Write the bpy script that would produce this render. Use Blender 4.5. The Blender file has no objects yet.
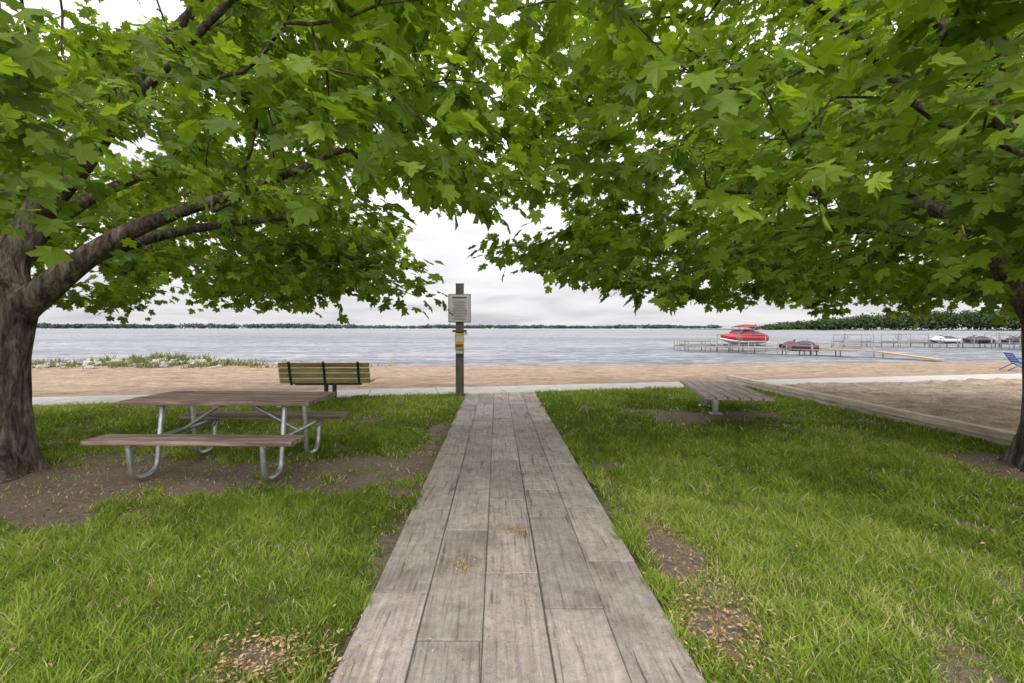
import bpy, bmesh, math
import numpy as np
from mathutils import Vector, Matrix
R = math.radians
rng = np.random.default_rng(7)
scene = bpy.context.scene
scene.view_settings.view_transform = 'Standard'
scene.view_settings.look = 'None'
scene.view_settings.exposure = 0

# ------------------------------------------------------------ utils
_lat = {}
def vnoise(x, y, seed=0):
    if seed not in _lat:
        _lat[seed] = np.random.default_rng(1000+seed).random((256, 256))
    L = _lat[seed]
    xi = np.floor(x).astype(int); yi = np.floor(y).astype(int)
    fx = x-xi; fy = y-yi
    fx = fx*fx*(3-2*fx); fy = fy*fy*(3-2*fy)
    a = L[xi % 256, yi % 256]; b = L[(xi+1) % 256, yi % 256]
    c = L[xi % 256, (yi+1) % 256]; d = L[(xi+1) % 256, (yi+1) % 256]
    return (a*(1-fx)+b*fx)*(1-fy)+(c*(1-fx)+d*fx)*fy
def fbm(x, y, seed=0, o=4):
    s = 0; a = .5; t = 0
    for i in range(o):
        s = s+a*vnoise(x*2**i+i*17.3, y*2**i-i*9.1, seed+i); t += a; a *= .5
    return s/t
def sstep(a, b, x):
    t = np.clip((x-a)/(b-a), 0, 1); return t*t*(3-2*t)

def np_mesh(name, verts, loops, starts, mats, attrs=None, smooth=False, matidx=None, parent=None):
    me = bpy.data.meshes.new(name)
    me.vertices.add(len(verts)); me.vertices.foreach_set('co', np.asarray(verts, dtype=np.float32).ravel())
    me.loops.add(len(loops)); me.loops.foreach_set('vertex_index', np.asarray(loops, dtype=np.int32).ravel())
    me.polygons.add(len(starts)); me.polygons.foreach_set('loop_start', np.asarray(starts, dtype=np.int32))
    me.update(calc_edges=True)
    me.polygons.foreach_set('use_smooth', np.full(len(starts), smooth, dtype=bool))
    if matidx is not None: me.polygons.foreach_set('material_index', np.asarray(matidx, dtype=np.int32))
    if attrs:
        for k, v in attrs.items():
            a = me.attributes.new(k, 'FLOAT', 'POINT'); a.data.foreach_set('value', np.asarray(v, dtype=np.float32))
    for m in (mats if isinstance(mats, (list, tuple)) else [mats]): me.materials.append(m)
    ob = bpy.data.objects.new(name, me); scene.collection.objects.link(ob)
    if parent: ob.parent = parent
    return ob

def grid_obj(name, X, Y, Z, mat, attrs=None, smooth=True):
    n, m = X.shape
    v = np.stack([X, Y, Z], -1).reshape(-1, 3)
    i = np.arange(n*m).reshape(n, m)
    q = np.stack([i[:-1, :-1], i[1:, :-1], i[1:, 1:], i[:-1, 1:]], -1).reshape(-1)
    at = {k: a.ravel() for k, a in attrs.items()} if attrs else None
    return np_mesh(name, v, q, np.arange(0, len(q), 4), mat, at, smooth)

class MB:
    def __init__(s): s.v = []; s.f = []; s.mi = []; s.rn = []; s.sm = []
    def add(s, vs, fs, m=0, rnd=None, smooth=False):
        o = len(s.v); s.v += [tuple(p) for p in vs]
        r = rng.random() if rnd is None else rnd
        s.rn += [r]*len(vs)
        for f in fs: s.f.append(tuple(i+o for i in f)); s.mi.append(m); s.sm.append(smooth)
    def box(s, c, d, m=0, rot=None, rnd=None, ch=0.0):
        hx, hy, hz = d[0]/2, d[1]/2, d[2]/2
        ps = [Vector((x*hx, y*hy, z*hz)) for z in (-1, 1) for y in (-1, 1) for x in (-1, 1)]
        if rot is not None:
            M = rot if isinstance(rot, Matrix) else Matrix.Rotation(rot, 3, 'Z'); ps = [M @ p for p in ps]
        ps = [p+Vector(c) for p in ps]
        s.add(ps, [(0, 2, 3, 1), (4, 5, 7, 6), (0, 1, 5, 4), (2, 6, 7, 3), (0, 4, 6, 2), (1, 3, 7, 5)], m, rnd)
    def beam(s, a, b, w, h, m=0):
        a = Vector(a); b = Vector(b); d = b-a; L = d.length
        q = d.to_track_quat('X', 'Z').to_matrix()
        s.box((a+b)/2, (L, w, h), m, q)
    def tube(s, pts, r, m=0, sides=8, cap=True):
        pts = [Vector(p) for p in pts]
        rs = r if isinstance(r, (list, tuple)) else [r]*len(pts)
        vs, fs = [], []
        up = None
        for i, p in enumerate(pts):
            d = (pts[min(i+1, len(pts)-1)]-pts[max(i-1, 0)]).normalized()
            if up is None:
                up = Vector((0, 0, 1)) if abs(d.z) < .9 else Vector((1, 0, 0))
            a = d.cross(up)
            if a.length < 1e-5: a = d.cross(Vector((0, 1, 0)))
            a.normalize(); b = a.cross(d).normalized(); up = b
            for k in range(sides):
                t = 2*math.pi*k/sides
                vs.append(p+a*math.cos(t)*rs[i]+b*math.sin(t)*rs[i])
        for i in range(len(pts)-1):
            for k in range(sides):
                k2 = (k+1) % sides
                fs.append((i*sides+k, i*sides+k2, (i+1)*sides+k2, (i+1)*sides+k))
        if cap:
            fs.append(tuple(range(sides))[::-1]); fs.append(tuple((len(pts)-1)*sides+k for k in range(sides)))
        s.add(vs, fs, m, smooth=True)
    def loft(s, rings, m=0, cap=True, closed=True):
        n = len(rings[0]); vs = [p for r in rings for p in r]; fs = []
        for i in range(len(rings)-1):
            for k in range(n if closed else n-1):
                k2 = (k+1) % n
                fs.append((i*n+k, i*n+k2, (i+1)*n+k2, (i+1)*n+k))
        if cap: fs.append(tuple(range(n))[::-1]); fs.append(tuple((len(rings)-1)*n+k for k in range(n)))
        s.add(vs, fs, m, smooth=True)
    def obj(s, name, mats, loc=(0, 0, 0), rot=0, bevel=0, parent=None):
        me = bpy.data.meshes.new(name); me.from_pydata(s.v, [], s.f)
        for m in mats: me.materials.append(m)
        me.polygons.foreach_set('material_index', s.mi); me.polygons.foreach_set('use_smooth', s.sm)
        a = me.attributes.new('rnd', 'FLOAT', 'POINT'); a.data.foreach_set('value', s.rn)
        me.update()
        ob = bpy.data.objects.new(name, me); scene.collection.objects.link(ob)
        ob.location = loc; ob.rotation_euler = (0, 0, rot)
        if bevel:
            b = ob.modifiers.new('bevel', 'BEVEL'); b.width = bevel; b.segments = 2; b.limit_method = 'ANGLE'; b.angle_limit = R(50)
        if parent: ob.parent = parent
        return ob

def arc_path(pts, rad, n=6):
    pts = [Vector(p) for p in pts]; out = [pts[0]]
    for i in range(1, len(pts)-1):
        a = (pts[i-1]-pts[i]); b = (pts[i+1]-pts[i])
        r = min(rad, a.length*.49, b.length*.49)
        p0 = pts[i]+a.normalized()*r; p1 = pts[i]+b.normalized()*r
        for k in range(n+1):
            t = k/n; out.append(p0*(1-t)**2+pts[i]*2*t*(1-t)+p1*t*t)
    out.append(pts[-1]); return out

# ------------------------------------------------------------ materials
class NT:
    def __init__(s, name):
        s.m = bpy.data.materials.new(name); s.m.use_nodes = True; s.t = s.m.node_tree; s.t.nodes.clear()
        s.out = s.t.nodes.new('ShaderNodeOutputMaterial')
    def n(s, typ, **k):
        nd = s.t.nodes.new(typ)
        for a, b in k.items(): setattr(nd, a, b)
        return nd
    def l(s, a, b): s.t.links.new(a, b)
    def coord(s, scale=(1, 1, 1), rot=(0, 0, 0)):
        c = s.n('ShaderNodeTexCoord'); mp = s.n('ShaderNodeMapping')
        mp.inputs['Scale'].default_value = scale; mp.inputs['Rotation'].default_value = rot
        s.l(c.outputs['Object'], mp.inputs[0]); return mp.outputs[0]
    def noise(s, vec, scale=5, detail=4, rough=.55, dist=0):
        nd = s.n('ShaderNodeTexNoise'); nd.inputs['Scale'].default_value = scale
        nd.inputs['Detail'].default_value = detail; nd.inputs['Roughness'].default_value = rough
        nd.inputs['Distortion'].default_value = dist
        if vec is not None: s.l(vec, nd.inputs['Vector'])
        return nd.outputs['Fac']
    def ramp(s, fac, stops):
        r = s.n('ShaderNodeValToRGB'); e = r.color_ramp.elements
        while len(e) < len(stops): e.new(.5)
        for i, (p, c) in enumerate(stops):
            e[i].position = p
            c = (c, c, c) if isinstance(c, (int, float)) else c
            e[i].color = (*c, 1)
        s.l(fac, r.inputs[0]); return r.outputs[0]
    def mix(s, fac, a, b, mode='MIX'):
        x = s.n('ShaderNodeMix', data_type='RGBA', blend_type=mode)
        for idx, v in ((0, fac), (6, a), (7, b)):
            if isinstance(v, bpy.types.NodeSocket): s.l(v, x.inputs[idx])
            else: x.inputs[idx].default_value = v if idx == 0 else (*v, 1)
        return x.outputs[2]
    def math(s, op, a, b=0.0):
        x = s.n('ShaderNodeMath', operation=op)
        for i, v in ((0, a), (1, b)):
            if isinstance(v, bpy.types.NodeSocket): s.l(v, x.inputs[i])
            else: x.inputs[i].default_value = v
        return x.outputs[0]
    def attr(s, name):
        a = s.n('ShaderNodeAttribute'); a.attribute_name = name; return a.outputs['Fac']
    def bump(s, h, strength=.5, dist=.01):
        b = s.n('ShaderNodeBump'); b.inputs['Strength'].default_value = strength; b.inputs['Distance'].default_value = dist
        s.l(h, b.inputs['Height']); return b.outputs[0]
    def bsdf(s, col, rough=.8, metal=0, normal=None, spec=.5):
        p = s.n('ShaderNodeBsdfPrincipled')
        if isinstance(col, bpy.types.NodeSocket): s.l(col, p.inputs['Base Color'])
        else: p.inputs['Base Color'].default_value = (*col, 1)
        if isinstance(rough, bpy.types.NodeSocket): s.l(rough, p.inputs['Roughness'])
        else: p.inputs['Roughness'].default_value = rough
        p.inputs['Metallic'].default_value = metal; p.inputs['Specular IOR Level'].default_value = spec
        if normal is not None: s.l(normal, p.inputs['Normal'])
        return p.outputs[0]
    def done(s, sh): s.l(sh, s.out.inputs[0]); return s.m

def mat_plain(name, c, rough=.6, metal=0, var=.25, scale=8):
    t = NT(name); v = t.coord(); n = t.noise(v, scale)
    f = t.ramp(n, [(.3, 1-var), (.7, 1.0)])
    return t.done(t.bsdf(t.mix(1.0, c, f, 'MULTIPLY'), rough, metal, t.bump(n, .15, .005)))

def mat_ground():
    t = NT('lawn_soil'); v = t.coord()
    n1 = t.noise(v, 2.2, 4); n2 = t.noise(v, 30, 5, .7); n3 = t.noise(v, 120, 2, .7)
    g = t.ramp(n2, [(.3, (.055, .068, .018)), (.55, (.105, .122, .034)), (.8, (.18, .165, .075))])
    s = t.ramp(n2, [(.25, (.070, .048, .034)), (.5, (.19, .138, .104)), (.8, (.32, .25, .195))])
    s = t.mix(.6, s, t.ramp(n3, [(.3, .35), (.7, 1.0)]), 'MULTIPLY')
    s2 = t.mix(t.ramp(n1, [(.4, 0.), (.65, 1.)]), s, (.25, .19, .15))
    s = t.mix(.4, s, s2)
    d = t.math('ADD', t.attr('dirt'), t.math('MULTIPLY', t.math('SUBTRACT', n2, .5), .5))
    c = t.mix(t.ramp(d, [(.3, 0.), (.6, 1.)]), g, s)
    h = t.math('ADD', n2, t.math('MULTIPLY', n3, .5))
    return t.done(t.bsdf(c, .95, 0, t.bump(h, .9, .02), .2))

def mat_sand(name, dark, mid, light, b=.03, k=.5):
    t = NT(name); v = t.coord()
    n1 = t.noise(v, .5, 4); n2 = t.noise(v, 2.6, 6, .7); n3 = t.noise(v, 28, 4, .75); n4 = t.noise(v, 150, 2, .6)
    n5 = t.noise(t.coord((.35, 1.6, 1)), 1.0, 4, .6)
    f = t.math('ADD', t.math('MULTIPLY', n2, .5), t.math('MULTIPLY', n3, .5))
    c = t.ramp(f, [(.36, dark), (.5, mid), (.62, light)])
    c = t.mix(.7, c, t.ramp(n1, [(.3, .72), (.7, 1.05)]), 'MULTIPLY')
    c = t.mix(.7, c, t.ramp(n5, [(.35, .70), (.6, 1.08)]), 'MULTIPLY')
    c = t.mix(k, c, t.ramp(n4, [(.3, .5), (.6, 1.05)]), 'MULTIPLY')
    c = t.mix(t.attr('wet'), c, (.15, .11, .078))
    h = t.math('ADD', n2, t.math('MULTIPLY', n3, .6))
    return t.done(t.bsdf(c, .95, 0, t.bump(h, 1.0, b), .2))

def mat_paver():
    t = NT('woodgrain_concrete'); v = t.coord((22, 1.1, 22)); vp = t.coord()
    r = t.attr('rnd')
    ad = t.n('ShaderNodeVectorMath', operation='ADD'); cm = t.n('ShaderNodeCombineXYZ')
    t.l(t.math('MULTIPLY', r, 97), cm.inputs[0]); t.l(t.math('MULTIPLY', r, 31), cm.inputs[1])
    t.l(v, ad.inputs[0]); t.l(cm.outputs[0], ad.inputs[1])
    g = t.noise(ad.outputs[0], 1.0, 6, .65, 1.8); g2 = t.noise(ad.outputs[0], 3.2, 3, .6, .4)
    st = t.noise(vp, 2.6, 5, .65); sp = t.noise(vp, 140, 3, .7); md = t.noise(vp, 18, 5, .65)
    base = t.ramp(r, [(0, (.26, .225, .20)), (.25, (.33, .285, .255)), (.5, (.28, .245, .215)), (.75, (.35, .30, .27)), (1, (.38, .325, .295))])
    gr = t.math('ADD', t.math('MULTIPLY', g, .7), t.math('MULTIPLY', g2, .3))
    c = t.mix(.9, base, t.ramp(gr, [(.37, .30), (.43, .84), (.62, 1.16)]), 'MULTIPLY')
    c = t.mix(.8, c, t.ramp(st, [(.3, (.60, .55, .52)), (.52, (1, 1, 1)), (.75, (1.22, 1.17, 1.12))]), 'MULTIPLY')
    c = t.mix(.6, c, t.ramp(sp, [(.3, .55), (.5, 1.0), (.75, 1.25)]), 'MULTIPLY')
    c = t.mix(.6, c, t.ramp(md, [(.3, .55), (.6, 1.05)]), 'MULTIPLY')
    h = t.math('ADD', t.math('MULTIPLY', gr, 1.0), t.math('MULTIPLY', sp, .25))
    return t.done(t.bsdf(c, .88, 0, t.bump(h, 1.0, .018), .2))

def mat_wood(name, dark, mid, light, axis=0, rough=.8):
    sc = [26, 26, 26]; sc[axis] = 1.4
    t = NT(name); v = t.coord(tuple(sc)); r = t.attr('rnd')
    ad = t.n('ShaderNodeVectorMath', operation='ADD'); cm = t.n('ShaderNodeCombineXYZ')
    for i in range(3): t.l(t.math('MULTIPLY', r, 53+i*20), cm.inputs[i])
    t.l(v, ad.inputs[0]); t.l(cm.outputs[0], ad.inputs[1])
    g = t.noise(ad.outputs[0], 1.2, 6, .65, .8); p = t.noise(t.coord(), 5, 5)
    c = t.ramp(g, [(.32, dark), (.5, mid), (.68, light)])
    c = t.mix(.6, c, t.ramp(p, [(.3, .65), (.7, 1.1)]), 'MULTIPLY')
    c = t.mix(.6, c, t.ramp(r, [(0, .75), (1, 1.1)]), 'MULTIPLY')
    return t.done(t.bsdf(c, rough, 0, t.bump(g, .5, .004), .3))

def mat_bark():
    t = NT('bark'); v = t.coord((9, 9, 2.2)); v2 = t.coord()
    w = t.noise(v, 1.6, 6, .7, .6); n = t.noise(v2, 3, 4); f = t.noise(v2, 60, 3, .7)
    c = t.ramp(w, [(.37, (.030, .023, .018)), (.5, (.12, .095, .075)), (.65, (.27, .225, .19))])
    c = t.mix(.5, c, t.ramp(n, [(.35, (.6, .6, .55)), (.7, (1.1, 1.05, 1))]), 'MULTIPLY')
    c = t.mix(.4, c, t.ramp(f, [(.3, .5), (.7, 1.2)]), 'MULTIPLY')
    h = t.math('ADD', w, t.math('MULTIPLY', f, .15))
    return t.done(t.bsdf(c, .92, 0, t.bump(h, 1.0, .07), .2))

def mat_leaf(name, stops, tr, trf=.45, rough=.5, gloss=True):
    t = NT(name); r = t.attr('rnd')
    c = t.ramp(r, stops)
    if gloss: pr = t.bsdf(c, rough, 0, None, .35)
    else:
        d = t.n('ShaderNodeBsdfDiffuse'); t.l(c, d.inputs[0]); pr = d.outputs[0]
    tl = t.n('ShaderNodeBsdfTranslucent'); t.l(t.mix(1.0, c, tr, 'MULTIPLY'), tl.inputs[0])
    mx = t.n('ShaderNodeMixShader'); mx.inputs[0].default_value = trf
    t.l(pr, mx.inputs[1]); t.l(tl.outputs[0], mx.inputs[2])
    return t.done(mx.outputs[0])

def mat_water():
    t = NT('lake_water')
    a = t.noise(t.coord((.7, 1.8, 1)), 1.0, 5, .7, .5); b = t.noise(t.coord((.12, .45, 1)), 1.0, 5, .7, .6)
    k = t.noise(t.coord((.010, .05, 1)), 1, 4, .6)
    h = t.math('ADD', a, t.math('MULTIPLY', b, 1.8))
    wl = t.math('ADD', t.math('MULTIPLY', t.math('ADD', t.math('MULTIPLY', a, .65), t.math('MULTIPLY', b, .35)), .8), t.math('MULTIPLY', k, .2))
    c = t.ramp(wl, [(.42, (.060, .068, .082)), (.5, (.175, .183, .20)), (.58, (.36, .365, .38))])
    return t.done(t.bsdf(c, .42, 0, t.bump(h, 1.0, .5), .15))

M_ground = mat_ground()
M_sand = mat_sand('beach_sand', (.155, .110, .073), (.295, .215, .148), (.41, .315, .225), .05)
M_pit = mat_sand('coarse_sand', (.14, .10, .068), (.36, .275, .19), (.54, .44, .33), .07, .8)
M_paver = mat_paver(); M_bark = mat_bark(); M_water = mat_water()
M_leaf = mat_leaf('maple_leaf', [(0, (.045, .085, .008)), (.35, (.105, .175, .012)), (.7, (.19, .29, .022)), (1, (.31, .41, .042))], (1.7, 1.6, .8), .48)
M_grass = mat_leaf('grass_blade', [(0, (.075, .12, .018)), (.4, (.165, .24, .032)), (.8, (.26, .33, .052)), (.97, (.35, .40, .10)), (1, (.48, .42, .24))], (1.3, 1.3, .9), .36, .55, False)
M_conc = mat_plain('concrete', (.36, .34, .31), .9, 0, .25, 3)
M_galv = mat_plain('galvanised_steel', (.42, .43, .44), .42, .75, .35, 14)
M_dgalv = mat_plain('dock_pipe_steel', (.20, .19, .19), .6, .3, .35, 3)
M_table = mat_wood('weathered_brown_wood', (.075, .045, .038), (.20, .135, .11), (.36, .28, .24))
M_benchw = mat_wood('yellowed_slats', (.15, .115, .05), (.29, .235, .10), (.40, .34, .16))
M_greyw = mat_wood('grey_slats', (.17, .12, .105), (.34, .265, .235), (.48, .39, .36), 1)
M_timber = mat_wood('timber_edging_wood', (.26, .215, .16), (.46, .39, .30), (.58, .50, .40), 1)
M_post = mat_wood('post_wood', (.05, .04, .03), (.12, .095, .07), (.20, .165, .125), 2)
M_dark = mat_plain('dark_steel', (.035, .037, .04), .5, .5)
M_sign = mat_plain('sign_panel', (.46, .45, .41), .5, 0, .12, 4)
M_ink = mat_plain('sign_lettering', (.08, .08, .08), .6)
M_yel = mat_plain('yellow_plastic', (.55, .36, .05), .5)
M_white = mat_plain('white_gelcoat', (.55, .55, .55), .4, 0, .08)
M_red = mat_plain('red_gelcoat', (.30, .012, .022), .35, 0, .2)
M_redc = mat_plain('red_canvas', (.22, .014, .026), .8, 0, .3)
M_blue = mat_plain('blue_paint', (.03, .10, .34), .45)
M_black = mat_plain('black_vinyl', (.025, .025, .03), .5)
M_rock = mat_plain('rock', (.33, .30, .26), .9, 0, .5, 2)
M_litter = mat_leaf('dry_litter', [(0, (.16, .095, .045)), (.5, (.33, .22, .11)), (1, (.5, .38, .22))], (1, 1, 1), .2, .8, False)
M_weed = mat_leaf('shore_weed', [(0, (.06, .08, .025)), (.6, (.12, .15, .045)), (1, (.24, .22, .11))], (1, 1, .8), .3, .7, False)

# ------------------------------------------------------------ layout functions
def walk_c(x): return 11.25+0.2*np.clip(x, -40, 40)
def shore(x): return 30.2+0.087*np.clip(x, -60, 80)+1.0*(fbm(x*.12+5, x*0+2.2, 31)-.5)
def spit(x, y): return .50*np.exp(-(((x+21.5)/6.0)**2+((y-29.5)/1.8)**2))
def beach_z(x, y):
    y0 = walk_c(x)+.9; y1 = shore(x)
    t = (y-y0)/(y1-y0)
    return np.where(t < 0, 0, np.where(t < 1, -.9*t, -.9-(t-1)*1.4))
PX0, PX1 = -.674, .85
blobs = [(-4.8, 4.5, 1.3, .75, 1.0), (-3.3, 4.55, 1.3, .42, .85), (-2.2, 5.0, 1.2, .45, .62), (-3.9, 3.9, 1.1, .38, .58), (-1.3, 5.2, .5, .5, .48), (-2.9, 3.5, .7, .25, .40),
         (-.80, 4.9, .18, .55, .85), (-.8, 6.6, .16, .7, .6), (-.98, 2.05, .28, .20, .75), (-.74, 3.2, .12, .6, .6),
         (1.16, 3.1, .15, .50, .66), (1.08, 2.25, .18, .30, .68), (1.0, 4.2, .12, .6, .6), (1.35, 5.2, .4, .5, .52), (.95, 7, .12, .8, .5),
         (5.7, 4.9, .8, .55, 1.1), (3.9, 7.9, 1.15, .5, 1.1), (2.6, 7.6, .7, .35, .60), (-3.5, 9.9, 1.0, .2, .7), (-1.6, 7.4, .8, .4, .52), (2.9, 2.5, .5, .3, .36), (4.5, 6.3, .8, .4, .42)]
def dirt(x, y):
    s = np.zeros_like(x)
    for cx, cy, rx, ry, a in blobs:
        s = s+a*np.exp(-(((x-cx)/rx)**2+((y-cy)/ry)**2))
    n = fbm(x*2.6, y*2.6, 3, 5); n2 = fbm(x*.9+40, y*.9, 12, 3); n3 = fbm(x*9, y*9, 23, 4)
    return np.clip(s*1.0+(n-.5)*1.85+(n2-.5)*.4+(n3-.5)*1.1*sstep(.1, .5, s), 0, 1)

# ------------------------------------------------------------ ground
def axis(segs):
    out = []
    for a, b, st in segs: out += list(np.arange(a, b, st))
    out.append(segs[-1][1]); return np.array(out)
gx = axis([(-2500, -300, 220), (-300, -40, 20), (-40, -11, 1), (-11, 8, .06), (8, 60, 1), (60, 400, 20), (400, 2500, 150)])
gy = axis([(-300, -20, 40), (-20, 0, 1), (0, 11, .06), (11, 50, 1), (50, 200, 15), (200, 2400, 200)])
X, Y = np.meshgrid(gx, gy, indexing='ij')
Z = beach_z(X, Y); Z = np.maximum(Z, -4.0)
Z = Z-np.where(Y > walk_c(X)-.2, .12, 0)-np.where((X > 6.35) & (Y > -2), .06, 0)
near = (np.abs(X) < 12) & (Y < 10.3) & (Y > 0) & (X < 6.1)
gz_fn = lambda x, y: (fbm(x*.8, y*.8, 50, 3)-.5)*.05+(fbm(x*6, y*6, 55, 3)-.5)*.02
Z = Z+np.where(near, gz_fn(X, Y), 0)
Z = Z-np.where((X > PX0-.1) & (X < PX1+.1), .035, 0)
grid_obj('ground', X, Y, Z, M_ground, {'dirt': np.where((X > PX0-.02) & (X < PX1+.02), 1.0, dirt(X, Y))})

# beach
bx = np.linspace(-75, 95, 700); bv = np.linspace(0, 1, 190)
X, V = np.meshgrid(bx, bv, indexing='ij')
y0 = walk_c(X)+.55; y1 = shore(X)+3
Y = y0+(y1-y0)*V
Z = beach_z(X, Y)+(fbm(X*1.5, Y*1.5, 60, 5)-.5)*.16*sstep(0, .04, V)*(1-sstep(.8, .9, V)*.6)+spit(X, Y)
grid_obj('sand_beach', X, Y, Z, M_sand, {'wet': sstep(-.80, -.87, Z)})
# sand pit inside the timber edging
X, V = np.meshgrid(np.linspace(6.33, 34, 380), np.linspace(0, 1, 300), indexing='ij')
Y = -1+(walk_c(X)-.6+1)*V
Z = .02+(fbm(X*2.2, Y*2.2, 70, 5)-.5)*.12+(fbm(X*9, Y*9, 75, 3)-.5)*.06
grid_obj('sand_pit', X, Y, Z, M_pit, {'wet': X*0})
# water
gx = np.array([-3000, -60, 100, 3000.]); gy = np.array([20, 120, 1000, 2300.])
X, Y = np.meshgrid(gx, gy, indexing='ij')
grid_obj('lake_water', X, Y, X*0-.9, M_water)

# concrete walk
mb = MB()
ang = math.atan(.2); L = 1.5
for i in range(-22, 22):
    x = .1+(i+.5)*L*math.cos(ang)
    mb.box((x, float(11.25+.2*x), -.035), (L-.012, 1.2, .10), 0, ang)
mb.obj('concrete_walkway', [M_conc], bevel=.006)

# paver boardwalk path
mb = MB()
cw = (PX1-PX0)/5
for c in range(5):
    y = -2.5+[0, .5, .2, .75, .35][c]
    while y < 10.55:
        Lb = rng.choice([.60, .60, .90, 1.2, 1.2]); e = min(y+Lb, 10.6+.2*(PX0+cw*(c+.5)))
        if e-y > .12:
            mb.box((PX0+cw*(c+.5)+rng.normal(0, .0018), (y+e)/2, -.02+rng.normal(0, .0016)), (cw-.006, e-y-.009, .08), 0,
                   Matrix.Rotation(rng.normal(0, .002), 3, 'X') @ Matrix.Rotation(rng.normal(0, .003), 3, 'Y'))
        y += Lb
mb.obj('paved_path', [M_paver], bevel=.006)
mb = MB(); mb.box(((PX0+PX1)/2, 4.0, -.02), (PX1-PX0-.02, 13.1, .060), 0); mb.obj('path_joint_sand', [mat_plain('joint_sand', (.10, .085, .07), .95)])

# timber edging
mb = MB(); y = -1.5
while y < 12.2:
    mb.box((6.22+rng.normal(0, .004), y+1.2, .035), (.13, 2.39, .115), 0)
    mb.box((6.215+rng.normal(0, .006), y+1.2, .145), (.15, 2.388, .095), 0); y += 2.4
mb.obj('timber_edging', [M_timber], bevel=.006)

# ------------------------------------------------------------ grass
def blades(n, xr, yr, hh, ww):
    x = rng.uniform(*xr, n); y = rng.uniform(*yr, n)
    d = dirt(x, y)
    ok = (rng.random(n) > sstep(.30, .70, d)*.96) & (y < walk_c(x)-.57) & (x < 6.15)
    edge = .04*np.sin(y*7)*np.sin(y*2.3)+.09*(vnoise(y*4, y*0, 9)-.5)+.05*(vnoise(y*17, y*0, 19)-.5)
    ok &= ((x < PX0+edge-.01) | (x > PX1+edge+.01))
    ok &= ((x+4.96)**2+(y-4.75)**2 > .42**2) & ((x-5.72)**2+(y-4.9)**2 > .4**2)
    x = x[ok]; y = y[ok]; n = len(x); d = d[ok]
    cl = fbm(x*1.6, y*1.6, 90, 4); cl2 = fbm(x*9, y*9, 95, 2); cl3 = fbm(x*.7, y*.7+9, 98, 3)
    h = hh*(.40+1.0*rng.random(n)**1.4)*(.50+1.1*cl2)*(.60+.8*cl)*(1-.5*sstep(.1, .6, d)); w = ww*(.6+.8*rng.random(n))
    az = rng.uniform(0, 2*np.pi, n); ln = h*(.35+1.2*rng.random(n)**1.3)
    fa = rng.uniform(0, 2*np.pi, n)
    dx, dy = np.cos(fa)*w/2, np.sin(fa)*w/2; lx, ly = np.cos(az)*ln, np.sin(az)*ln
    z = gz_fn(x, y)-.004
    V = np.stack([np.stack([x-dx, y-dy, z], -1), np.stack([x+dx, y+dy, z], -1),
                  np.stack([x+dx*.8+lx*.35, y+dy*.8+ly*.35, z+h*.6], -1), np.stack([x-dx*.8+lx*.35, y-dy*.8+ly*.35, z+h*.6], -1),
                  np.stack([x+lx, y+ly, z+h], -1)], 1)
    r = np.clip(.02+.60*cl+.55*(rng.random(n)-.4)+.45*(cl2-.5)+1.0*(cl3-.48), 0, .96)
    r = np.where(rng.random(n) < .03+.14*sstep(.2, .5, d)+.06*sstep(.5, .7, cl3), 1.0, r)
    return V, r
parts = [blades(210000, (-3.2, 3.4), (1.3, 4.0), .056, .0050), blades(160000, (-5.8, 6.2), (4.0, 6.6), .058, .008),
         blades(120000, (-11.5, 6.2), (6.6, 12.2), .058, .015), blades(32000, (-7.5, -3.2), (1.3, 4.0), .05, .009), blades(24000, (3.4, 6.2), (1.3, 4.0), .05, .009),
         blades(24000, (-11.5, -5.8), (4, 6.6), .06, .013), blades(24000, (-24, -11.5), (4, 12), .06, .03), blades(12000, (-4, 6), (-1, 1.3), .05, .010)]
V = np.concatenate([p[0] for p in parts]); r = np.concatenate([p[1] for p in parts]); n = len(V)
b = np.arange(n)[:, None]*5
lp = np.concatenate([b+0, b+1, b+2, b+3, b+3, b+2, b+4], 1).ravel()
st = (np.arange(n)[:, None]*7+np.array([0, 4])).ravel()
np_mesh('lawn_grass', V.reshape(-1, 3), lp, st, M_grass, {'rnd': np.repeat(r, 5)})

# litter
def litter(n, cx, cy, sx, sy, zb):
    return np.stack([rng.normal(cx, sx, n), rng.normal(cy, sy, n), np.full(n, zb)], -1)
P = np.concatenate([litter(800, -.98, 2.05, .18, .14, .03), litter(800, 1.08, 2.25, .13, .24, .03), litter(350, 1.15, 3.1, .12, .4, .028),
                    np.stack([rng.uniform(PX0, PX1, 900), rng.uniform(1.2, 8, 900), np.full(900, .0245)], -1),
                    litter(300, .1, 2.6, .12, .5, .0245), litter(300, .12, 3.4, .06, .05, .0245), litter(300, -.2, 2.9, .05, .05, .0245),
                    litter(1800, -3.3, 4.4, 1.5, .5, .02), litter(150, -.85, 4.8, .1, .7, .02), litter(300, 5, 4.9, .6, .5, .02),
                    np.stack([rng.uniform(-5, 5, 1600), rng.uniform(1.6, 8, 1600), np.full(1600, .036)], -1)])
onp = (P[:, 0] > PX0) & (P[:, 0] < PX1); P[:, 2] = np.where(onp, .0245, np.maximum(P[:, 2], .03))
n = len(P); a = rng.uniform(0, 6.28, n); s = rng.uniform(.004, .016, n)*np.where(onp, .6, 1.1); q = rng.uniform(.2, .5, n)
u = np.stack([np.cos(a), np.sin(a), rng.normal(0, .2, n)], -1); w = np.stack([-np.sin(a), np.cos(a), rng.normal(0, .2, n)], -1)
V = np.stack([P-u*s[:, None], P-w*(s*q)[:, None], P+u*s[:, None], P+w*(s*q)[:, None]+np.array([0, 0, .003])], 1)
np_mesh('fallen_seed_litter', V.reshape(-1, 3), np.arange(n*4), np.arange(0, n*4, 4), M_litter, {'rnd': np.repeat(rng.random(n), 4)})

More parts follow.
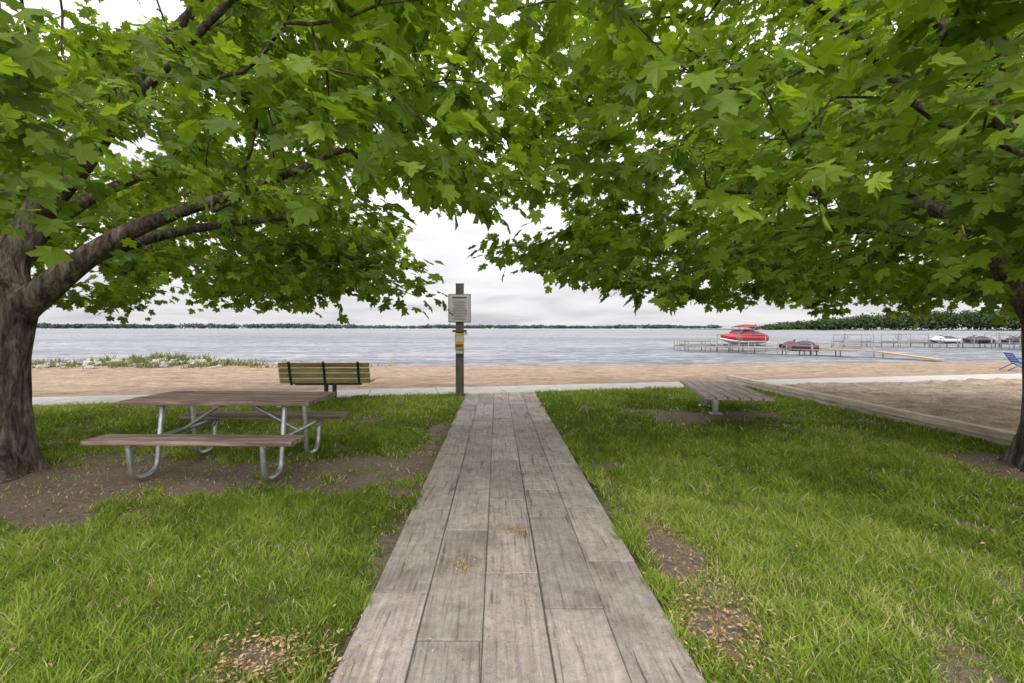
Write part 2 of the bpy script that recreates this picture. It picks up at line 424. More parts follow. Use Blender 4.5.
# ------------------------------------------------------------ maple trees
half = [(.22, -.08), (.50, .03), (.40, .20), (.72, .42), (.54, .60), (.29, .52), (.37, .80), (.16, .80)]
outl = [(0, .02)]+half+[(0, 1.08)]+[(-x, y) for x, y in half[::-1]]
LP = np.array([(0, .28)]+outl)
def leaf_mesh(name, pos, t, nrm, s, rnd, parent):
    N = len(pos)
    t = t/np.linalg.norm(t, axis=1, keepdims=True)
    nrm = nrm-t*np.sum(nrm*t, 1, keepdims=True); nrm /= np.linalg.norm(nrm, axis=1, keepdims=True)
    bb = np.cross(t, nrm)
    lx, ly = LP[:, 0], LP[:, 1]
    curl = rng.uniform(.05, .5, N)[:, None]; fold = rng.uniform(-.05, .35, N)[:, None]
    lz = -curl*(lx**2+.8*(ly-.28)**2)[None]+fold*np.abs(lx)[None]+rng.normal(0, .035, (N, len(LP)))
    wd = rng.uniform(.85, 1.15, N)[:, None, None]
    V = pos[:, None]+s[:, None, None]*(lx[None, :, None]*bb[:, None]*wd+ly[None, :, None]*t[:, None]+lz[:, :, None]*nrm[:, None])
    K = len(LP); k = K-1
    tri = np.array([[0, i, i % k+1] for i in range(1, K)])
    lp = (np.arange(N)[:, None, None]*K+tri[None]).ravel()
    return np_mesh(name, V.reshape(-1, 3), lp, np.arange(0, len(lp), 3), M_leaf, {'rnd': np.repeat(rnd, K)}, parent=parent)

def catmull(P, n):
    P = np.asarray(P); Q = np.vstack([2*P[0]-P[1], P, 2*P[-1]-P[-2]]); out = []
    for i in range(1, len(Q)-2):
        for k in range(n):
            t = k/n; a, b, c, d = Q[i-1:i+3]
            out.append(.5*(2*b+(c-a)*t+(2*a-5*b+4*c-d)*t*t+(3*b-a-3*c+d)*t**3))
    out.append(Q[-2]); return np.array(out)

def make_tree(root, limbs, low, Rc, Rz, zc, bottom, nat, nleaf, seed, reject):
    g = np.random.default_rng(seed)
    par_ob = bpy.data.objects.new('maple_tree', None); scene.collection.objects.link(par_ob)
    pts, par, rmin, plen = [], [], [], []
    def addn(p, pa, rm=0):
        pts.append(np.array(p, float)); par.append(pa); rmin.append(rm)
        plen.append(0 if pa < 0 else plen[pa]+np.linalg.norm(pts[-1]-pts[pa])); return len(pts)-1
    names = {}
    for nm, frm, nodes in limbs:
        pa = -1 if frm is None else names[frm]
        for k, (p, rm) in enumerate(nodes):
            pa = addn(p, pa, rm); names[f'{nm}{k}'] = pa
        names[nm] = pa
    npre = len(pts); cx, cy = root
    A = []
    while len(A) < nat:
        th = g.uniform(0, 2*np.pi); r = Rc*1.1*np.sqrt(g.random()); x = cx+r*np.cos(th); y = cy+r*np.sin(th); z = g.uniform(1.6, zc+Rz)
        Rl = Rc*(1+.13*np.sin(th*3+seed)+.08*np.sin(th*7+seed*2))
        rho = r/Rl; vz = (z-zc)/(Rz if z > zc else low)
        d3 = rho*rho+vz*vz
        if d3 > 1 or g.random() > .12+.9*d3: continue
        if z < bottom(x, y)+.35*(float(fbm(np.array(x*.9), np.array(y*.9), seed, 2))-.5)*2: continue
        cl = float(fbm(np.array(x*.9+z*1.1), np.array(y*.9-z*1.5), seed+5, 3))
        if cl < .43: continue
        if reject(x, y, z): continue
        if -.9 < x < 1.1 and z > 2.7 and g.random() < .45: continue
        if y < .6 and g.random() < .9: continue
        if z > 1.45+.78*max(y, 0)+.9 and g.random() < .85: continue
        A.append((x, y, z))
    A = np.array(A); f0 = np.array([cx, cy, 2.2])
    A = A[np.argsort(np.linalg.norm(A-f0, axis=1))]
    PT = np.zeros((nat*22+200, 3)); PL = np.zeros(len(PT)); cnt = len(pts)
    PT[:cnt] = pts; PL[:cnt] = plen
    allow0 = names['trunk']
    tips = []
    for a in A:
        dd = np.linalg.norm(PT[:cnt]-a, axis=1)+.35*PL[:cnt]; dd[:allow0] += 50
        i = int(np.argmin(dd)); p = PT[i].copy(); L = np.linalg.norm(a-p); k = max(1, int(L/.28)); pa = i
        side = g.normal(0, .06, 3)*L; side[2] += .05*L
        for j in range(1, k+1):
            t = j/k; q = p+(a-p)*t+side*math.sin(math.pi*t)+g.normal(0, .012, 3)*(t < 1)
            pa = addn(q, pa); PT[cnt] = q; PL[cnt] = plen[pa]; cnt += 1
        tips.append(pa)
    N = len(pts); pts = np.array(pts); rad = np.zeros(N); ex = 2.05; kids = [[] for _ in range(N)]
    for i in range(N-1, 0, -1): kids[par[i]].append(i)
    acc = np.zeros(N)
    for i in range(N-1, -1, -1):
        if acc[i] == 0: acc[i] = .0048**ex
        rad[i] = max(acc[i]**(1/ex), rmin[i])
        if par[i] >= 0: acc[par[i]] += acc[i]
    VV, LL = [], []; vo = 0
    stack = [(0, None)]
    while stack:
        s0, pre = stack.pop(); ch = [] if pre is None else [pre]; ch.append(s0); i = s0
        while kids[i]:
            ks = sorted(kids[i], key=lambda q: -rad[q]-(10 if (i < allow0 and q == i+1) else 0))
            for q in ks[1:]: stack.append((q, i))
            i = ks[0]; ch.append(i)
        P = pts[ch]; rr = rad[ch].copy()
        if pre is not None: rr[0] = min(rad[pre], rad[s0]*1.25)
        big = rr.max() > .05
        sub = 8 if pre is None else (4 if big else 2)
        C = catmull(np.hstack([P, rr[:, None]]), sub); P = C[:, :3]; rr = np.maximum(C[:, 3], .002)
        sides = 36 if pre is None else (14 if big else 5)
        T = np.gradient(P, axis=0); T /= np.linalg.norm(T, axis=1, keepdims=True)+1e-9
        up = np.array([1., 0, 0]) if abs(T[0][0]) < .8 else np.array([0, 1., 0])
        th = np.arange(sides)*2*np.pi/sides
        for i, (p, tt, q) in enumerate(zip(P, T, rr)):
            a = np.cross(tt, up); a /= np.linalg.norm(a); b = np.cross(a, tt); up = b
            rr2 = np.full(sides, q)
            if big:
                rr2 = rr2*(1+.09*(fbm(th*1.9+3, th*0+p[2]*1.6, seed+2, 3)-.5)*2)
            if pre is None and p[2] < 1.2:
                fl = math.exp(-max(p[2], 0)/.16)
                rr2 = rr2*(1+.10*math.exp(-max(p[2], 0)/.5)+fl*(.30+.22*np.sin(th*5+seed)+.12*np.sin(th*3+1)))
            VV.append(p+a*(np.cos(th)*rr2)[:, None]+b*(np.sin(th)*rr2)[:, None])
        m = len(P); idx = vo+np.arange(m*sides).reshape(m, sides); nx = np.roll(idx, -1, 1)
        LL.append(np.stack([idx[:-1], nx[:-1], nx[1:], idx[1:]], -1).reshape(-1)); vo += m*sides
    LL = np.concatenate(LL)
    np_mesh('trunk_and_branches', np.vstack(VV), LL, np.arange(0, len(LL), 4), M_bark, smooth=True, parent=par_ob)
    tips = np.array(tips); tp = pts[tips]; td = tp-pts[np.array(par)[tips]]; td /= np.linalg.norm(td, axis=1, keepdims=True)
    thin = np.array([i for i in range(npre, N) if rad[i] < .011])
    c1 = np.repeat(np.arange(len(tips)), nleaf)
    base = tp[c1]-td[c1]*g.uniform(-.12, .42, len(c1))[:, None]
    off = g.normal(0, 1, (len(c1), 3))*np.array([.18, .18, .085])
    pos = base+off; brnd = g.random(len(tips))[c1]
    i2 = g.choice(thin, size=int(len(c1)*.20)); o2 = g.normal(0, .10, (len(i2), 3)); pos = np.vstack([pos, pts[i2]+o2]); off = np.vstack([off, o2]); brnd = np.concatenate([brnd, g.random(len(i2))])
    ok = np.linalg.norm(pos-np.array([0, 0, 1.45]), axis=1) > 1.6
    ok &= ~((pos[:, 2] < 1.5))
    pos = pos[ok]; off = off[ok]; brnd = brnd[ok]; n = len(pos)
    out = pos-np.array([cx, cy, 3.0]); out[:, 2] = 0; out /= np.linalg.norm(out, axis=1, keepdims=True)+1e-6
    o = off/(np.linalg.norm(off, axis=1, keepdims=True)+1e-6)
    t = out*.45+o*.7+g.normal(0, .35, (n, 3))+np.array([0, 0, -.45])
    nr = np.array([0, 0, 1.])+g.normal(0, .45, (n, 3))+out*.45
    s = g.uniform(.085, .15, n)
    rnd = np.clip(.42*brnd+.50*g.random(n)+.08*sstep(2.0, 4.5, pos[:, 2]), 0, 1)
    leaf_mesh('foliage', pos, t, nr, s, rnd, par_ob)
    return par_ob

def botL(x, y): return 1.94+max(0, x+.9)*.30+max(0, 2.5-y)*.12
def rejL(x, y, z):
    if math.dist((x, y, z), (0, 0, 1.45)) < 2.3: return True
    if math.dist((x, y, z), (-4.9, 4.8, 1.9)) < .9: return True
    return z < 1.45+.28*y-.1 and x > -.30
LT = [('trunk', None, [((-4.98, 4.75, -.08), .28), ((-4.98, 4.75, .1), .28), ((-4.98, 4.75, .35), .275), ((-4.98, 4.75, .7), .26), ((-4.97, 4.75, 1.1), .255), ((-4.94, 4.75, 1.45), .27), ((-4.92, 4.76, 1.7), .265)]),
      ('B', 'trunk', [((-4.94, 4.85, 2.1), .17), ((-4.80, 5.0, 2.6), .14), ((-4.58, 5.1, 3.2), .12), ((-4.25, 5.35, 3.9), .095), ((-3.95, 5.6, 4.7), .07), ((-3.6, 5.8, 5.4), .045)]),
      ('A', 'trunk4', [((-4.80, 4.75, 1.55), .16), ((-4.50, 4.78, 1.83), .135), ((-4.15, 4.82, 2.14), .11), ((-3.75, 4.87, 2.42), .088), ((-3.35, 4.9, 2.6), .07), ((-2.9, 4.9, 2.75), .055), ((-2.3, 5.0, 3.0), .04), ((-1.6, 5.0, 3.3), .025)]),
      ('A2', 'A2', [((-3.8, 5.3, 2.45), .06), ((-3.4, 6.0, 2.75), .045), ((-2.9, 6.8, 3.05), .03)]),
      ('B2', 'B1', [((-4.3, 4.9, 3.0), .08), ((-3.7, 4.7, 3.5), .06), ((-3.0, 4.5, 4.0), .04), ((-2.2, 4.3, 4.5), .03)]),
      ('C', 'trunk4', [((-5.05, 4.4, 1.9), .14), ((-5.05, 3.9, 2.7), .10), ((-4.8, 3.1, 3.4), .06), ((-4.2, 2.3, 4.0), .04)]),
      ('D', 'trunk4', [((-5.2, 5.2, 2.2), .12), ((-5.3, 6.2, 3.1), .08), ((-5.1, 7.4, 3.9), .05)]),
      ('E', 'trunk4', [((-5.4, 4.7, 2.1), .12), ((-6.3, 4.7, 3.2), .09), ((-7.4, 4.6, 4.0), .06)])]
make_tree((-4.8, 4.8), LT, 3.9, 5.5, 3.6, 3.6, botL, 980, 30, 3, rejL)

def botR(x, y): return 1.96+max(0, 1.2-x)*.18+max(0, 2.5-y)*.12
def rejR(x, y, z):
    if math.dist((x, y, z), (0, 0, 1.45)) < 2.2: return True
    if math.dist((x, y, z), (5.6, 4.8, 1.75)) < 1.0: return True
    if x < .75*y*.2+.05 and z < 1.45+.28*y and z > 1.45+.20*y: return True
    return x < .9 and z < 1.45+.13*y+max(0, .9-x)*.12*y*.25
RT = [('trunk', None, [((5.76, 4.9, -.08), .30), ((5.76, 4.9, .1), .30), ((5.76, 4.9, .35), .285), ((5.76, 4.9, .7), .27), ((5.75, 4.9, 1.1), .26), ((5.73, 4.9, 1.5), .25)]),
      ('B', 'trunk', [((5.76, 4.95, 2.1), .18), ((5.75, 5.0, 2.9), .15), ((5.6, 5.1, 3.8), .11), ((5.4, 5.2, 4.8), .07), ((5.2, 5.3, 5.8), .04)]),
      ('A', 'trunk4', [((5.58, 4.9, 1.42), .13), ((5.36, 4.86, 1.68), .09), ((5.10, 4.83, 1.98), .075), ((4.92, 4.8, 2.4), .068), ((4.6, 4.7, 2.95), .055), ((4.0, 4.6, 3.6), .045), ((3.2, 4.4, 4.2), .035), ((2.2, 4.2, 4.7), .025)]),
      ('A2', 'A4', [((4.4, 5.3, 2.9), .045), ((3.9, 6.2, 3.2), .035), ((3.2, 7.1, 3.5), .025)]),
      ('C', 'trunk4', [((5.7, 4.4, 2.1), .12), ((5.4, 3.5, 3.0), .085), ((4.6, 2.8, 3.9), .05), ((3.5, 2.3, 4.4), .035), ((2.4, 2.0, 4.7), .025)]),
      ('D', 'trunk4', [((5.8, 5.5, 2.4), .12), ((5.4, 6.6, 3.3), .08), ((4.7, 7.7, 4.1), .05)]),
      ('F', 'B0', [((5.3, 4.8, 3.0), .09), ((4.5, 4.6, 4.0), .06), ((3.4, 4.4, 5.0), .04), ((2.4, 4.3, 5.6), .03)]),
      ('E', 'trunk4', [((6.3, 4.9, 2.3), .13), ((7.2, 4.9, 3.3), .09), ((8.2, 4.8, 4.0), .06)])]
make_tree((5.6, 4.9), RT, 3.2, 6.2, 3.8, 3.9, botR, 1230, 30, 11, rejR)

# ------------------------------------------------------------ picnic table
mb = MB()
hl = .93
for k in range(5):
    mb.box((0, -.31+k*.155, .72+rng.normal(0, .001)), (2*hl+rng.normal(0, .006), .147, .042), 0)
for s in (-1, 1):
    for k in range(2):
        mb.box((rng.normal(0, .005), s*(.56+k*.145), .425), (2*hl+.04, .138, .042), 0)
for fx in (-.62, .62):
    for s in (-1, 1):
        p = arc_path([(fx, s*.66, .40), (fx, s*.61, .035), (fx, s*.30, .035), (fx, s*.22, .695)], .13, 7)
        mb.tube(p, .024, 1, 12)
    mb.tube([(fx+.05, -.72, .385), (fx+.05, .72, .385)], .020, 1, 10)
    mb.box((fx, 0, .688), (.05, .70, .02), 1)
    sg = 1 if fx > 0 else -1
    mb.tube([(fx+.05-sg*.02, 0, .39), (sg*.10, 0, .69)], .017, 1, 10)
    for s in (-1, 1):
        mb.tube([(fx+.0, s*.60, .30), (fx+.05, s*.60, .385)], .012, 1, 8)
mb.box((0, 0, .688), (.08, .72, .025), 0)
mb.obj('picnic_table', [M_table, M_galv], (-2.73, 5.02, 0), R(-1.5), bevel=.005)

# bench facing the lake (seen from behind)
mb = MB(); w = 1.80
for k in range(4):
    z = .385+k*.108
    mb.box((0, -.06-.035*k*.8, z), (w, .036, .094), 0, Matrix.Rotation(R(10), 3, 'X'))
for k in range(4): mb.box((0, .04+k*.10, .36), (w, .09, .035), 0)
for x in (-.68, 0, .68):
    mb.beam((x, -.045, .30), (x, -.20, .78), .045, .03, 1)
    mb.beam((x, -.02, .325), (x, .40, .325), .045, .035, 1)
for x in (-.05, .12):
    mb.tube([(x, .16, -.02), (x, .16, .33)], .045, 1, 12)
mb.box((.03, .16, .012), (.4, .22, .012), 1)
mb.tube([(-.68, .16, .30), (.68, .16, .30)], .028, 1, 8)
mb.obj('park_bench', [M_benchw, M_dark], (-3.47, 9.75, 0), R(2), bevel=.004)

# backless slatted bench on pedestals
mb = MB()
for k in range(6):
    mb.box((-.40+k*.16, 0, .41), (.145, 2.3, .04), 0)
for y in (-.75, 0, .75): mb.box((0, y, .375), (.92, .05, .03), 1)
for y in (-.1, .75):
    mb.tube([(-.10, y, -.02), (-.10, y, .37)], .052, 1, 14); mb.box((-.10, y, .012), (.2, .2, .015), 1)
mb.obj('backless_bench', [M_greyw, M_galv], (3.79, 8.15, 0), R(-12), bevel=.004)

# notice sign on post
mb = MB()
mb.box((0, 0, 1.17), (.165, .165, 2.42), 0)
mb.box((0, 0, 2.385), (.175, .175, .014), 5)
mb.box((0, -.095, 1.865), (.47, .022, .60), 5)
mb.box((0, -.109, 1.865), (.44, .008, .57), 1)
mb.box((0, -.115, 2.09), (.30, .005, .035), 2)
for k in range(13):
    wd = rng.uniform(.20, .36)
    mb.box((-.0+rng.uniform(-.02, .02), -.115, 2.02-k*.033), (wd, .005, .009), 2)
mb.box((0, -.12, 1.17), (.19, .075, .34), 3); mb.box((0, -.160, 1.22), (.15, .006, .12), 1)
mb.box((0, -.160, 1.08), (.15, .006, .06), 2)
mb.box((0, -.10, 1.385), (.30, .05, .05), 2); mb.box((.13, -.10, 1.34), (.05, .04, .08), 1)
mb.box((0, -.105, .95), (.15, .04, .07), 4)
mb.obj('notice_sign_post', [M_post, M_sign, M_ink, M_yel, M_white, M_dark], (-.79, 10.2, 0), R(1), bevel=.006)

# ------------------------------------------------------------ docks, boats
M_dock = mat_plain('dock_decking', (.20, .17, .14), .8, 0, .35, 3)
M_dockw = mat_wood('gangway_wood', (.20, .13, .07), (.34, .23, .13), (.42, .31, .2))
def dock(name, path, wid=1.2, z=-.38, gang=False):
    mb = MB()
    for (a, b) in zip(path[:-1], path[1:]):
        a = Vector((*a, z)) if len(a) == 2 else Vector(a); b = Vector((*b, z)) if len(b) == 2 else Vector(b)
        d = b-a; L = d.length; n = max(1, int(L/2.4)); sd = Vector((-d.y, d.x, 0)).normalized()
        for k in range(n):
            p = a+d*(k/n); q = a+d*((k+1)/n)-d.normalized()*.04
            mb.beam(p, q, wid, .10, 0)
            for s in (-1, 1):
                pt = p+sd*s*(wid/2+.03)
                mb.tube([(pt.x, pt.y, -1.9), (pt.x, pt.y, pt.z+.35+.3*rng.random())], .045, 1, 6)
    return mb.obj(name, [M_dockw if gang else M_dock, M_dgalv])
dock('boat_dock', [(18.9, 47.5), (22.0, 46.2), (25.0, 42.4), (28.6, 38.6)])
dock('boat_dock', [(18.8, 50.5), (24.5, 50.2), (29.0, 49.0)], 1.0)
dock('dock_gangway', [(27.0, 42.5, -.25), (30.2, 38.0, -.42), (31.3, 33.8, -.80)], .9, gang=True)
dock('boat_dock', [(50, 60), (57, 59), (63, 56), (68, 53)])
dock('boat_dock', [(44.5, 62), (50, 60)])
dock('boat_dock', [(62, 72), (76, 70), (90, 66)], 1.2)
dock('boat_dock', [(36, 56), (42, 55)], 1.0)
dock('boat_dock', [(58, 50.5), (62, 49.5), (68, 47)], 1.0)

def lift(name, x, y, rot, l=3.0, w=2.6, top=1.0, z0=-1.9):
    mb = MB()
    for sx in (-1, 1):
        for sy in (-1, 1):
            mb.tube([(sx*l/2, sy*w/2, z0), (sx*l/2, sy*w/2, top)], .05, 0, 6)
    for sx in (-1, 1): mb.beam((sx*l/2, -w/2, -.25), (sx*l/2, w/2, -.25), .09, .09)
    for sy in (-1, 1):
        mb.beam((-l/2, sy*w/2, top-.1), (l/2, sy*w/2, top-.1), .06, .06)
        mb.beam((-l/2, sy*w/2*.5, -.18), (l/2, sy*w/2*.5, -.18), .09, .07)
    wheel = [(l/2+.35*math.cos(a), w/2+.06, top-.35+.35*math.sin(a)) for a in np.linspace(0, 2*np.pi, 17)]
    mb.tube(wheel, .025, 0, 5, cap=False)
    for a in (0, 1.05, 2.1): mb.tube([(l/2-.35*math.cos(a), w/2+.06, top-.35-.35*math.sin(a)), (l/2+.35*math.cos(a), w/2+.06, top-.35+.35*math.sin(a))], .015, 0, 5)
    return mb.obj(name, [M_dgalv], (x, y, 0), rot)

def hull(mb, L, B, D, z, mats=(0, 1), flare=.75):
    st = 13; rings_lo, rings_hi = [], []
    for i in range(st):
        u = i/(st-1); x = -L/2+L*u
        bw = B/2*(1-max(0, (u-.45)/.55)**2.2)*(.93+.07*min(1, u*4))+.02
        kz = z+D*.55*max(0, (u-.6)/.4)**2; gz = z+D*(.92+.16*u*u); mz = kz+(gz-kz)*.42
        rings_lo.append([Vector((x, 0, kz)), Vector((x, -bw*flare, kz+(mz-kz)*.55)), Vector((x, -bw*.95, mz)), Vector((x, bw*.95, mz)), Vector((x, bw*flare, kz+(mz-kz)*.55))])
        rings_hi.append([Vector((x, -bw*.955, mz)), Vector((x, -bw, gz)), Vector((x, -bw*.9, gz+.03)), Vector((x, bw*.9, gz+.03)), Vector((x, bw, gz)), Vector((x, bw*.955, mz))])
    mb.loft(rings_lo, mats[0]); mb.loft(rings_hi, mats[1])
def cover(mb, x0, x1, w0, w1, zb, zt, m, n=7):
    rings = []
    for i in range(n):
        u = i/(n-1); x = x0+(x1-x0)*u; w = w0+(w1-w0)*u; h = (zt-zb)*math.sin(math.pi*min(max(u*.9+.08, 0), 1))**.6
        rings.append([Vector((x, math.cos(a)*w/2, zb+max(h, .02)*math.sin(a))) for a in [math.pi*k/8 for k in range(9)]])
    mb.loft(rings, m)

mb = MB(); hull(mb, 5.2, 2.1, .85, 0, (1, 0))
cover(mb, -2.5, 1.3, 1.9, 1.7, .82, 1.42, 2); cover(mb, 1.0, 2.5, 1.6, .4, .86, 1.08, 0)
mb.loft([[Vector((.9, -.8, .95)), Vector((.9, .8, .95)), Vector((.35, .7, 1.45)), Vector((.35, -.7, 1.45))], [Vector((.86, -.8, .95)), Vector((.86, .8, .95)), Vector((.31, .7, 1.45)), Vector((.31, -.7, 1.45))]], 3)
for sy in (-1, 1):
    mb.tube(arc_path([(-.6, sy*.98, .85), (-.9, sy*.95, 1.85), (-.9, 0, 1.95)], .2), .03, 4, 6)
cover(mb, -1.7, .45, 1.8, 1.7, 1.66, 1.98, 2)
for x in (-1.6, .4):
    for sy in (-1, 1): mb.tube([(-.7, sy*.95, .95), (x, sy*.82, 1.70)], .02, 4, 6)
mb.box((0, -1.03, .60), (3.4, .03, .06), 1)
mb.obj('speed_boat', [M_red, M_white, M_redc, M_black, M_dgalv], (24.4, 48.0, -.15), R(200))
lift('boat_lift', 24.4, 48.0, R(200), 3.4, 2.7, .9)

def jetski(x, y, rot, body, z=-.28):
    mb = MB(); hull(mb, 2.9, 1.1, .55, 0, (2, 0))
    cover(mb, -1.2, .35, .55, .5, .52, .92, 2); cover(mb, .0, 1.2, .8, .3, .5, .88, 0)
    mb.tube([(.25, -.38, 1.02), (.3, 0, .98), (.25, .38, 1.02)], .03, 2, 8); mb.tube([(.4, 0, .75), (.28, 0, .99)], .06, 2, 8)
    mb.obj('jet_ski', [body, M_white, M_black], (x, y, z), rot)
M_maroon = mat_plain('maroon_cover', (.10, .02, .03), .6)
jetski(26.0, 41.4, R(150), M_maroon, -.55); lift('watercraft_lift', 26.0, 41.4, R(150), 1.8, 1.7, .1)
jetski(53.5, 57.5, R(170), M_white, -.4); lift('watercraft_lift', 53.5, 57.5, R(170), 1.8, 1.7, .3)
jetski(57.0, 57.0, R(170), M_black, -.4); lift('watercraft_lift', 57, 57.0, R(170), 1.8, 1.7, .3)
jetski(58.5, 54.0, R(10), M_black, -.4); lift('watercraft_lift', 58.5, 54.0, R(10), 1.8, 1.7, .3)
lift('boat_lift', 49.5, 58.3, R(175), 3.4, 2.8, .8); lift('boat_lift', 62, 58, R(160), 3.4, 2.8, .9)
lift('boat_lift', 44.5, 60, R(170), 3.2, 2.6, .7); lift('boat_lift', 56.5, 52, R(165), 3.2, 2.6, .7)
lift('boat_lift', 20.3, 48.5, R(170), 3.0, 2.4, .2)

# blue beach chair
mb = MB()
for s in (-1, 1):
    mb.tube(arc_path([(-.45, s*.28, .0), (.1, s*.28, .32), (.35, s*.28, .75)], .1), .022, 0, 8)
    mb.tube(arc_path([(.5, s*.28, .0), (.05, s*.28, .30), (-.35, s*.28, .36)], .08), .022, 0, 8)
    mb.tube(arc_path([(-.3, s*.30, .36), (-.25, s*.30, .52), (.22, s*.30, .52)], .08), .02, 0, 8)
for k in range(5): mb.box((-.32+k*.10, 0, .355-k*.012), (.085, .56, .015), 1)
for k in range(5): mb.box((.13+k*.05, 0, .38+k*.085), (.02, .56, .07), 1, Matrix.Rotation(R(28), 3, 'Y'))
ch = mb.obj('beach_chair', [M_blue, M_blue], (18.7, 17.2, float(beach_z(np.array(18.7), np.array(17.2)))), R(160)); ch.scale = (.85,)*3

# ------------------------------------------------------------ shore rocks and plants
mb = MB()
for i in range(260):
    x = rng.normal(-21.3, 3.6); y = 28.9+rng.normal(0, .9)+(x+22)*.03; s = rng.uniform(.06, .26)
    z = float(beach_z(np.array(x), np.array(y))+spit(x, y))
    bm = bmesh.new(); bmesh.ops.create_icosphere(bm, subdivisions=2, radius=s)
    for v in bm.verts: v.co *= 1+rng.normal(0, .10); v.co.z *= .65
    mb.add([v.co+Vector((x, y, z+.05)) for v in bm.verts], [[v.index for v in f.verts] for f in bm.faces]); bm.free()
mb.obj('shore_rocks', [M_rock])
n = 6500; x = rng.normal(-20.5, 3.9, n); y = 28.3+rng.normal(0, .8, n); c = fbm(x*1.3, y*1.3, 44, 3); k = c > .52; x, y, c = x[k], y[k], c[k]; n = len(x)
z = beach_z(x, y)+spit(x, y); h = rng.uniform(.10, .50, n)*(c-.3)*2.6
az = rng.uniform(0, 6.28, n); w = .035
V = np.stack([np.stack([x-w, y, z], -1), np.stack([x+w, y, z], -1), np.stack([x+np.cos(az)*h*.5, y+np.sin(az)*h*.5, z+h], -1)], 1)
np_mesh('shore_plants', V.reshape(-1, 3), np.arange(3*n), np.arange(0, 3*n, 3), M_weed, {'rnd': np.repeat(rng.random(n), 3)})

# ------------------------------------------------------------ distant trees
def far_mat(name, a, b):
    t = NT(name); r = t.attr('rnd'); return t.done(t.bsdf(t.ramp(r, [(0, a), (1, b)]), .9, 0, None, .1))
def tree_mass(name, T, nf, q, mat):
    C, S, Rn = [], [], []
    for (x, y, z, h, w) in T:
        d = rng.normal(0, 1, (nf, 3)); d /= np.linalg.norm(d, axis=1, keepdims=True); rr = rng.random(nf)[:, None]**.4
        p = d*rr*np.array([w/2, w/2, h*.46])*(1+.25*rng.normal(0, 1, (nf, 1))*.6)+np.array([x, y, z+h*.52]); p[:, 2] = np.maximum(p[:, 2], z+.3)
        C.append(p); S.append(q*rng.uniform(.6, 1.4, nf)); Rn.append(np.clip(.5*rng.random()+.5*(p[:, 2]-z)/h*rng.random(nf)+.1, 0, 1))
    C = np.vstack(C); S = np.concatenate(S); Rn = np.concatenate(Rn); n = len(C)
    u = rng.normal(0, 1, (n, 3)); u /= np.linalg.norm(u, axis=1, keepdims=True); v = np.cross(u, rng.normal(0, 1, (n, 3))); v /= np.linalg.norm(v, axis=1, keepdims=True)
    s = S[:, None]/2
    V = np.stack([C-u*s, C-v*s*.8, C+u*s, C+v*s*.8], 1)
    np_mesh(name, V.reshape(-1, 3), np.arange(4*n), np.arange(0, 4*n, 4), mat, {'rnd': np.repeat(Rn, 4)})
T = []
for i in range(170):
    u = rng.random(); x = 300+u*150+rng.normal(0, 6)*1; y = 520-u*200+rng.uniform(0, 30)
    f = min(1, .28+u*1.5); T.append((x, y, -.6, (14.0+4*rng.random())*f+1, 13+5*rng.random()))
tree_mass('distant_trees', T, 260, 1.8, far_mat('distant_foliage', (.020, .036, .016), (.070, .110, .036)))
T = []
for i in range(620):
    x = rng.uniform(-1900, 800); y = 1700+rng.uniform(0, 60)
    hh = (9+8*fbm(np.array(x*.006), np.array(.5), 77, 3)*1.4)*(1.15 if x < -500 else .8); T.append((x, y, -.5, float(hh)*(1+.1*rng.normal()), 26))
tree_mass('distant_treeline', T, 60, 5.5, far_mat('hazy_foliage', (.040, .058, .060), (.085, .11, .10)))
def land(name, pts, d, z):
    mb = MB()
    for (a, b) in zip(pts[:-1], pts[1:]):
        mb.add([(a[0], a[1], -2), (b[0], b[1], -2), (b[0], b[1]+2, z), (a[0], a[1]+2, z), (a[0], a[1]+d, z), (b[0], b[1]+d, z)], [(0, 1, 2, 3), (3, 2, 5, 4)])
    mb.obj(name, [mat_plain(name+'_soil', (.12, .13, .075), .9)])
land('far_shore_land', [(-2400, 1695), (-500, 1690), (900, 1700)], 300, -.2)
land('peninsula_land', [(285, 525), (360, 430), (455, 316), (700, 250)], 400, -.2)

# ------------------------------------------------------------ world, sun, camera
W = bpy.data.worlds.new('World'); scene.world = W; W.use_nodes = True
nt = W.node_tree; nt.nodes.clear(); N = nt.nodes.new; Lk = nt.links.new
out = N('ShaderNodeOutputWorld'); sky = N('ShaderNodeTexSky'); sky.sky_type = 'NISHITA'; sky.sun_disc = False
SE, SR = R(46), R(195)
sky.sun_elevation = SE; sky.sun_rotation = SR
b1 = N('ShaderNodeBackground'); b1.inputs[1].default_value = .10; Lk(sky.outputs[0], b1.inputs[0])
tc = N('ShaderNodeTexCoord'); sp = N('ShaderNodeSeparateXYZ'); Lk(tc.outputs['Generated'], sp.inputs[0])
def mth(op, a, b=None):
    m = N('ShaderNodeMath'); m.operation = op
    for i, v in ((0, a), (1, b)):
        if v is None: continue
        if isinstance(v, bpy.types.NodeSocket): Lk(v, m.inputs[i])
        else: m.inputs[i].default_value = v
    return m.outputs[0]
zc = mth('MAXIMUM', sp.outputs[2], 0.0); dn = mth('ADD', zc, .12)
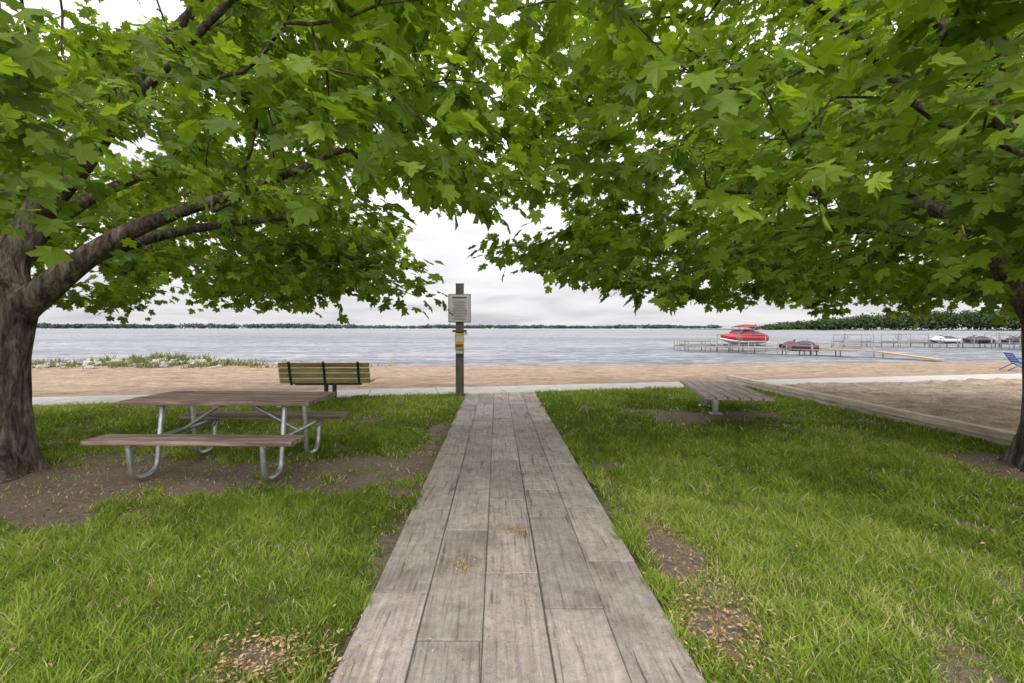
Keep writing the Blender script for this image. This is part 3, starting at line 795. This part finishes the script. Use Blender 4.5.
cb = N('ShaderNodeCombineXYZ'); Lk(mth('DIVIDE', sp.outputs[0], dn), cb.inputs[0]); Lk(mth('DIVIDE', sp.outputs[1], dn), cb.inputs[1])
nz = N('ShaderNodeTexNoise'); nz.inputs['Scale'].default_value = .75; nz.inputs['Detail'].default_value = 4; nz.inputs['Roughness'].default_value = .48; nz.inputs['Distortion'].default_value = .4
Lk(cb.outputs[0], nz.inputs[0])
rp = N('ShaderNodeValToRGB'); e = rp.color_ramp.elements; e[0].position = .32; e[0].color = (.62, .615, .67, 1); e[1].position = .62; e[1].color = (.94, .925, .935, 1)
m = e.new(.47); m.color = (.82, .805, .835, 1)
Lk(nz.outputs['Fac'], rp.inputs[0])
# overcast deck: brighter towards the zenith; sunward side behind the viewer boosted as added fill light
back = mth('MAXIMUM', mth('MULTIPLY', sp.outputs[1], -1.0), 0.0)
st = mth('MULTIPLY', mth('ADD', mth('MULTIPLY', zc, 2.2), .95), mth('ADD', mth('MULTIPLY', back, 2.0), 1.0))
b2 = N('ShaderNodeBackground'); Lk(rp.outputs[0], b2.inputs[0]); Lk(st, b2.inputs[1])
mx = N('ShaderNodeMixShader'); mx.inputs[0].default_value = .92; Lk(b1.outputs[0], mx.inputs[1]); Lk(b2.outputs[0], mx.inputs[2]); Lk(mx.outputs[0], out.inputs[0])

sun = bpy.data.lights.new('sun', 'SUN'); sun.energy = 1.5; sun.angle = R(18); sun.color = (1, .96, .9)
so = bpy.data.objects.new('sun', sun); scene.collection.objects.link(so)
d = Vector((math.sin(SR)*math.cos(SE), math.cos(SR)*math.cos(SE), math.sin(SE)))
so.rotation_euler = d.to_track_quat('Z', 'Y').to_euler(); so.location = (0, 0, 30)

cam = bpy.data.cameras.new('camera'); co = bpy.data.objects.new('camera', cam); scene.collection.objects.link(co)
co.location = (0, 0, 1.45); co.rotation_euler = (R(90), 0, 0)
cam.sensor_width = 36; cam.lens = 480*36/1024; cam.shift_x = 15/1024; cam.shift_y = -13.5/1024
cam.clip_start = .05; cam.clip_end = 6000
scene.camera = co
